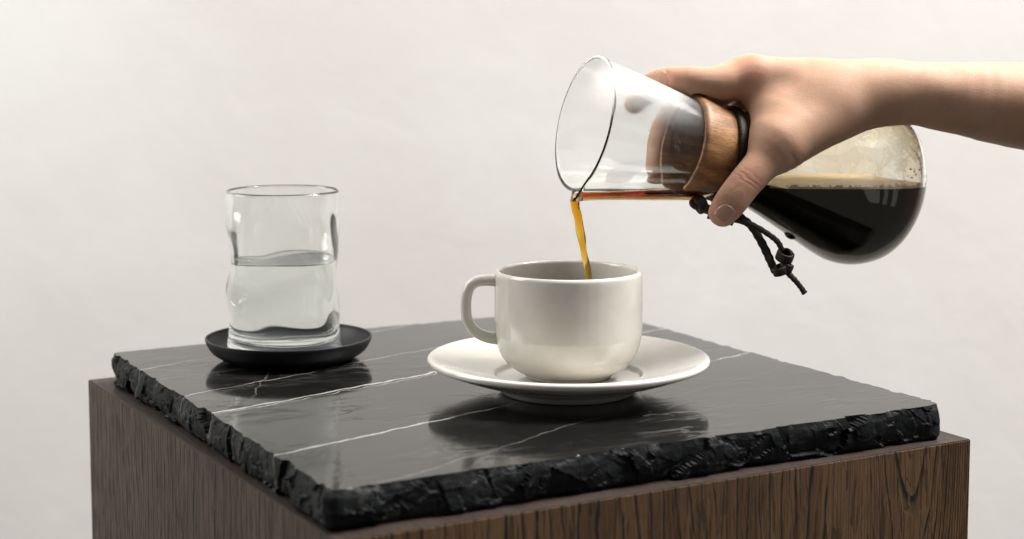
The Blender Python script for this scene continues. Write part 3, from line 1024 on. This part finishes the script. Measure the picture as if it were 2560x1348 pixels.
# foam sheet floating on the bulb's surface
bm = inner_solid(-0.00015, 0.004)
cut(bm, pl_co + pl_no * 0.0014, pl_no)
cut(bm, pl_co + pl_no * 0.00015, -pl_no)
cut(bm, Vector((0, 0, 0.124)), Vector((0, 0, -1)))
bmesh.ops.recalc_face_normals(bm, faces=bm.faces)
foam = bm_obj('foam', bm, MFOAM, coffee, smooth=False)
# cream film on the inside of the bulb above the liquid
def film():
    inn = [(r - 0.0002, z) for r, z in IP if 0.112 < z < 0.2105]
    full = [(0, 0.2079), (0.012, 0.2082), (0.022, 0.2092)] + inn[::-1]
    v, f = revolve(full, 128)
    me = bpy.data.meshes.new('tmp'); me.from_pydata(v, [], f)
    b = bmesh.new(); b.from_mesh(me); bpy.data.meshes.remove(me)
    cut(b, pl_co + pl_no * 0.0004, -pl_no, fill=False)
    bm_obj('foam_film', b, MFILM, foam)
film()
# bubbles where the foam meets the glass
def bubbles():
    rnd = random.Random(11)
    me = bpy.data.meshes.new('tmp')
    b0 = bmesh.new()
    cnt = 0
    prof = inner_prof()
    zs = np.array([q[1] for q in prof]); rs = np.array([q[0] for q in prof])
    tries = 0
    while cnt < 130 and tries < 60000:
        tries += 1
        z = rnd.uniform(0.122, 0.208)
        th = rnd.uniform(-1.3, 1.5)
        r = float(np.interp(z, zs, rs))
        p = Vector((r * math.cos(th), r * math.sin(th), z))
        h = (p - pl_co).dot(pl_no)
        lim = 0.0024
        if z > 0.188 and rnd.random() < 0.12: lim = 0.012
        if h < 0.0006 or h > lim: continue
        rad = rnd.choice((0.0003, 0.0004, 0.0005, 0.0005, 0.0006, 0.0009)) * rnd.uniform(0.8, 1.3)
        if h < 0.003 and rnd.random() < 0.2: rad *= 1.5
        inw = Vector((-math.cos(th), -math.sin(th), 0))
        m = Matrix.Translation(p + inw * (rad * 0.5)) @ Matrix.Scale(rad, 4)
        bmesh.ops.create_icosphere(b0, subdivisions=2, radius=1.0, matrix=m)
        cnt += 1
    bpy.data.meshes.remove(me)
    o = bm_obj('foam_bubbles', b0, MBUB, foam)
    tag(o, kind='stuff')
bubbles()
def stream():
    p = catmull(STREAM, 7)
    path = [to_loc(q[:3]) for q in p]
    def sect(i, t):
        r = p[i][3]
        ph = i * 0.42
        k = 1 + 0.09 * math.sin(ph) * min(1, i / 10)
        s = oval(r * k, r * (0.80 - 0.10 * math.sin(ph)), 20)
        a = 0.5 * math.sin(i * 0.11)
        ca, sa_ = math.cos(a), math.sin(a)
        return [(x * ca - y * sa_ + r * 0.06 * math.sin(i * 0.55), x * sa_ + y * ca) for x, y in s]
    v, f = sweep(path, sect, up=(CMI.to_3x3() @ Vector((1, 0, 0))))
    fix_normals(mesh_obj('stream', v, f, MSTR, coffee))
stream()
def cup_pool():
    prof = [(0, 0.0054), (0.015, 0.0055), (0.026, 0.0073), (0.0331, 0.0126), (0.0376, 0.0206), (0.0386, 0.0255), (0.0375, 0.0252), (0.02, 0.0252), (0, 0.0252)]
    v, f = revolve(prof, 96)
    base = Vector((CUP[0], CUP[1], 0.0093))
    v = [to_loc(Vector(q) + base) for q in v]
    fix_normals(mesh_obj('cup_coffee', v, f, MCOF, coffee))
cup_pool()

# ------------------------------------------------------------------ hand and forearm: one continuous surface from a blended distance field
def seg_sdf(X, Y, Z, a, b):
    ax, ay, az, ra = a
    bx, by, bz, rb = b
    dx, dy, dz = bx - ax, by - ay, bz - az
    L2 = dx * dx + dy * dy + dz * dz
    t = ((X - ax) * dx + (Y - ay) * dy + (Z - az) * dz) / L2
    np.clip(t, 0, 1, out=t)
    qx, qy, qz = X - (ax + t * dx), Y - (ay + t * dy), Z - (az + t * dz)
    return np.sqrt(qx * qx + qy * qy + qz * qz) - (ra + (rb - ra) * t)
def smin(a, b, k):
    h = np.clip(0.5 + 0.5 * (b - a) / k, 0, 1)
    return b * (1 - h) + a * h - k * h * (1 - h)
def surface_nets(D, org, st):
    s = D < 0
    nx, ny, nz = D.shape
    acc = np.zeros((nx - 1, ny - 1, nz - 1, 3), np.float32)
    cnt = np.zeros((nx - 1, ny - 1, nz - 1), np.float32)
    corners = [(i, j, k) for i in (0, 1) for j in (0, 1) for k in (0, 1)]
    def sl(A, c):
        return A[c[0]:nx - 1 + c[0], c[1]:ny - 1 + c[1], c[2]:nz - 1 + c[2]]
    for ci in corners:
        for axn in range(3):
            if ci[axn] == 0:
                cj = list(ci); cj[axn] = 1
                d0, d1 = sl(D, ci), sl(D, cj)
                m = (d0 < 0) != (d1 < 0)
                if not m.any(): continue
                t = np.where(m, d0 / np.where(m, d0 - d1, 1), 0)
                for q in range(3):
                    acc[..., q] += np.where(m, ci[q] + (t if q == axn else 0), 0)
                cnt += m
    idx = -np.ones(cnt.shape, np.int64)
    act = cnt > 0
    ii = np.argwhere(act)
    idx[act] = np.arange(len(ii))
    V = (ii + acc[act] / cnt[act][:, None]) * st + org
    F = []
    for axn in range(3):
        u, v = (axn + 1) % 3, (axn + 2) % 3
        a = [slice(0, n) for n in D.shape]; b = [slice(0, n) for n in D.shape]
        a[axn] = slice(0, D.shape[axn] - 1); b[axn] = slice(1, D.shape[axn])
        A, B = s[tuple(a)], s[tuple(b)]
        e = np.argwhere(A != B)
        if len(e) == 0: continue
        ok = (e[:, u] > 0) & (e[:, v] > 0) & (e[:, u] < D.shape[u] - 1) & (e[:, v] < D.shape[v] - 1)
        e = e[ok]
        fl_ = A[e[:, 0], e[:, 1], e[:, 2]]
        def g(du, dv):
            q = e.copy(); q[:, u] += du; q[:, v] += dv
            return idx[q[:, 0], q[:, 1], q[:, 2]]
        quad = np.stack([g(-1, -1), g(0, -1), g(0, 0), g(-1, 0)], 1)
        quad[~fl_] = quad[~fl_][:, ::-1]
        F.append(quad)
    return V, np.concatenate(F)
def make_hand():
    allp = np.array([q for ch in HAND.values() for q in ch])
    st = 0.0014
    lo = allp[:, :3].min(0) - 0.02
    hi = allp[:, :3].max(0) + 0.02
    lo[2] -= 0.01; hi[2] += 0.01
    hi[0] = 0.455
    dims = np.ceil((hi - lo) / st).astype(int)
    xs = (lo[0] + np.arange(dims[0]) * st).astype(np.float32)
    ys = (lo[1] + np.arange(dims[1]) * st).astype(np.float32)
    zs = (lo[2] + np.arange(dims[2]) * st).astype(np.float32)
    D = np.full(tuple(dims), 0.05, np.float32)
    def chain(name, k=0.003):
        pts = catmull(HAND[name], 3)
        d = np.full(tuple(dims), 0.05, np.float32)
        x0, x1 = pts[:, 0].min() - 0.05, pts[:, 0].max() + 0.05
        i0, i1 = np.searchsorted(xs, x0), np.searchsorted(xs, x1)
        X, Y, Z = np.meshgrid(xs[i0:i1], ys, zs, indexing='ij')
        sub = np.full(X.shape, 0.05, np.float32)
        for a, b in zip(pts[:-1], pts[1:]):
            sub = np.minimum(sub, seg_sdf(X, Y, Z, a, b))
        d[i0:i1] = sub
        return d
    palm = chain('forearm_near')
    palm = smin(palm, chain('forearm_far'), 0.014)
    palm = smin(palm, chain('ring_meta'), 0.010)
    palm = smin(palm, chain('little_meta'), 0.010)
    palm = smin(palm, chain('thenar'), 0.016)
    palm = smin(palm, chain('web'), 0.012)
    palm = smin(palm, chain('fill'), 0.014)
    fing = chain('middle')
    fing = smin(fing, chain('ring'), 0.0012)
    fing = smin(fing, chain('little'), 0.0012)
    idx = chain('index')
    fing = smin(fing, idx, 0.0012)
    d = smin(palm, chain('thumb'), 0.007)
    d = smin(d, fing, 0.005)
    # do not sink into the glass: keep the flesh outside the funnel, collar and bulb
    X, Y, Z = np.meshgrid(xs, ys, zs, indexing='ij')
    M = np.array(CMI)
    lx = M[0, 0] * X + M[0, 1] * Y + M[0, 2] * Z + M[0, 3]
    ly = M[1, 0] * X + M[1, 1] * Y + M[1, 2] * Z + M[1, 3]
    lz = M[2, 0] * X + M[2, 1] * Y + M[2, 2] * Z + M[2, 3]
    rr = np.sqrt(lx * lx + ly * ly)
    gp = np.array(GP)
    R = np.interp(lz, gp[:, 1], gp[:, 0]).astype(np.float32)
    col = np.where((lz > 0.0625) & (lz < 0.108), np.interp(lz, [0.0625, 0.066, 0.086, 0.094, 0.104, 0.108], [0.0306, 0.0308, 0.0292, 0.0292, 0.0298, 0.0298]), 0)
    R = np.maximum(R, col)
    out = (R + 0.0003 - rr) * 0.9
    out = np.where((lz < -0.005) | (lz > 0.222), -1, out)
    d = -smin(-d, -out.astype(np.float32), 0.0015)
    V, F = surface_nets(d.astype(np.float32), lo, st)
    # relax the net a little
    n = len(V)
    E = np.concatenate([F[:, [0, 1]], F[:, [1, 2]], F[:, [2, 3]], F[:, [3, 0]]])
    for it in range(5):
        S = np.zeros_like(V); c = np.zeros(n)
        np.add.at(S, E[:, 0], V[E[:, 1]]); np.add.at(c, E[:, 0], 1)
        np.add.at(S, E[:, 1], V[E[:, 0]]); np.add.at(c, E[:, 1], 1)
        lam = 0.5 if it % 2 == 0 else -0.42
        V = V + lam * (S / c[:, None] - V)
    org = Vector((0.46, 1.03, 0.10))
    me = bpy.data.meshes.new('person')
    me.from_pydata([tuple(v - np.array(org)) for v in V], [], [tuple(int(i) for i in f) for f in F])
    me.update()
    o = bpy.data.objects.new('person', me)
    me.materials.append(MSKIN)
    C.objects.link(o)
    o.location = org
    sub = o.modifiers.new('subdivision', 'SUBSURF')
    sub.levels = sub.render_levels = 1
    dg = bpy.context.evaluated_depsgraph_get()
    me2 = bpy.data.meshes.new_from_object(o.evaluated_get(dg))
    o.modifiers.clear()
    o.data = me2
    me2.name = 'person'
    bpy.data.meshes.remove(me)
    nv = len(me2.vertices)
    co = np.empty(nv * 3, np.float32); me2.vertices.foreach_get('co', co); co = co.reshape(-1, 3)
    no = np.empty(nv * 3, np.float32); me2.vertices.foreach_get('normal', no); no = no.reshape(-1, 3)
    wc = co + np.array(org, np.float32)
    disp = np.zeros(nv, np.float32)
    # skin folds: (point, direction across the fold, half length, width, depth)
    for (p, dr, ext, wd, dep) in CREASES:
        p = np.array(p); dr = np.array(dr, float); dr /= np.linalg.norm(dr)
        q = wc - p
        t = q @ dr
        rad = np.linalg.norm(q - t[:, None] * dr, axis=1)
        wob = 0.0005 * np.sin(wc[:, 1] * 900 + wc[:, 2] * 700)
        disp -= dep * np.exp(-((t + wob) / wd) ** 2) * np.exp(-(rad / ext) ** 4)
    # soft unevenness
    lump = np.sin(wc[:, 0] * 150 + 1.0) * np.sin(wc[:, 1] * 190) * np.sin(wc[:, 2] * 170 + 0.5)
    disp += 0.00035 * lump.astype(np.float32)
    co = co + no * disp[:, None]
    me2.vertices.foreach_set('co', co.ravel())
    fa = np.zeros(nv, np.float32)
    for (p, r) in FLUSH:
        fa = np.maximum(fa, np.exp(-(np.linalg.norm(wc - np.array(p), axis=1) / r) ** 2))
    at = me2.attributes.new('flush', 'FLOAT', 'POINT')
    at.data.foreach_set('value', fa)
    me2.polygons.foreach_set('use_smooth', [True] * len(me2.polygons))
    me2.update()
    tag(o, 'bare forearm and hand gripping the tipped carafe by its wooden collar, thumb in front', 'person')
    return o, org
hand, horg = make_hand()

def thumb_nail():
    bvh = BVHTree.FromObject(hand, bpy.context.evaluated_depsgraph_get())
    c = Vector(NAIL)
    d = Vector(NAIL_DIR).normalized()
    view = Vector(NAIL_OUT).normalized()
    d = (d - view * d.dot(view)).normalized()
    s = view.cross(d)
    nu, nv = 15, 15
    verts, faces = [], []
    top = []
    for j in range(nv):
        for i in range(nu):
            a, b = i / (nu - 1) * 2 - 1, j / (nv - 1) * 2 - 1
            # round the plate's outline
            aa = a * math.sqrt(1 - 0.42 * b * b)
            bb = b * math.sqrt(1 - 0.42 * a * a)
            p = c + s * aa * 0.0049 + d * bb * 0.0052
            hit = bvh.ray_cast(p + view * 0.03 - horg, -view)
            if hit[0] is None:
                hit = bvh.find_nearest(p - horg)
            q = hit[0]
            edge = max(abs(a), abs(b))
            lift = 0.00025 * (1 - edge ** 4) - 0.0001 + (0.0003 if b > 0.8 else 0)
            verts.append(q + hit[1] * lift)
    for j in range(nv - 1):
        for i in range(nu - 1):
            k = j * nu + i
            faces.append((k, k + 1, k + nu + 1, k + nu))
    o = mesh_obj('thumb_nail', verts, faces, MNAIL, hand)
    so = o.modifiers.new('thickness', 'SOLIDIFY')
    so.thickness = 0.0004
    so.offset = -1
thumb_nail()
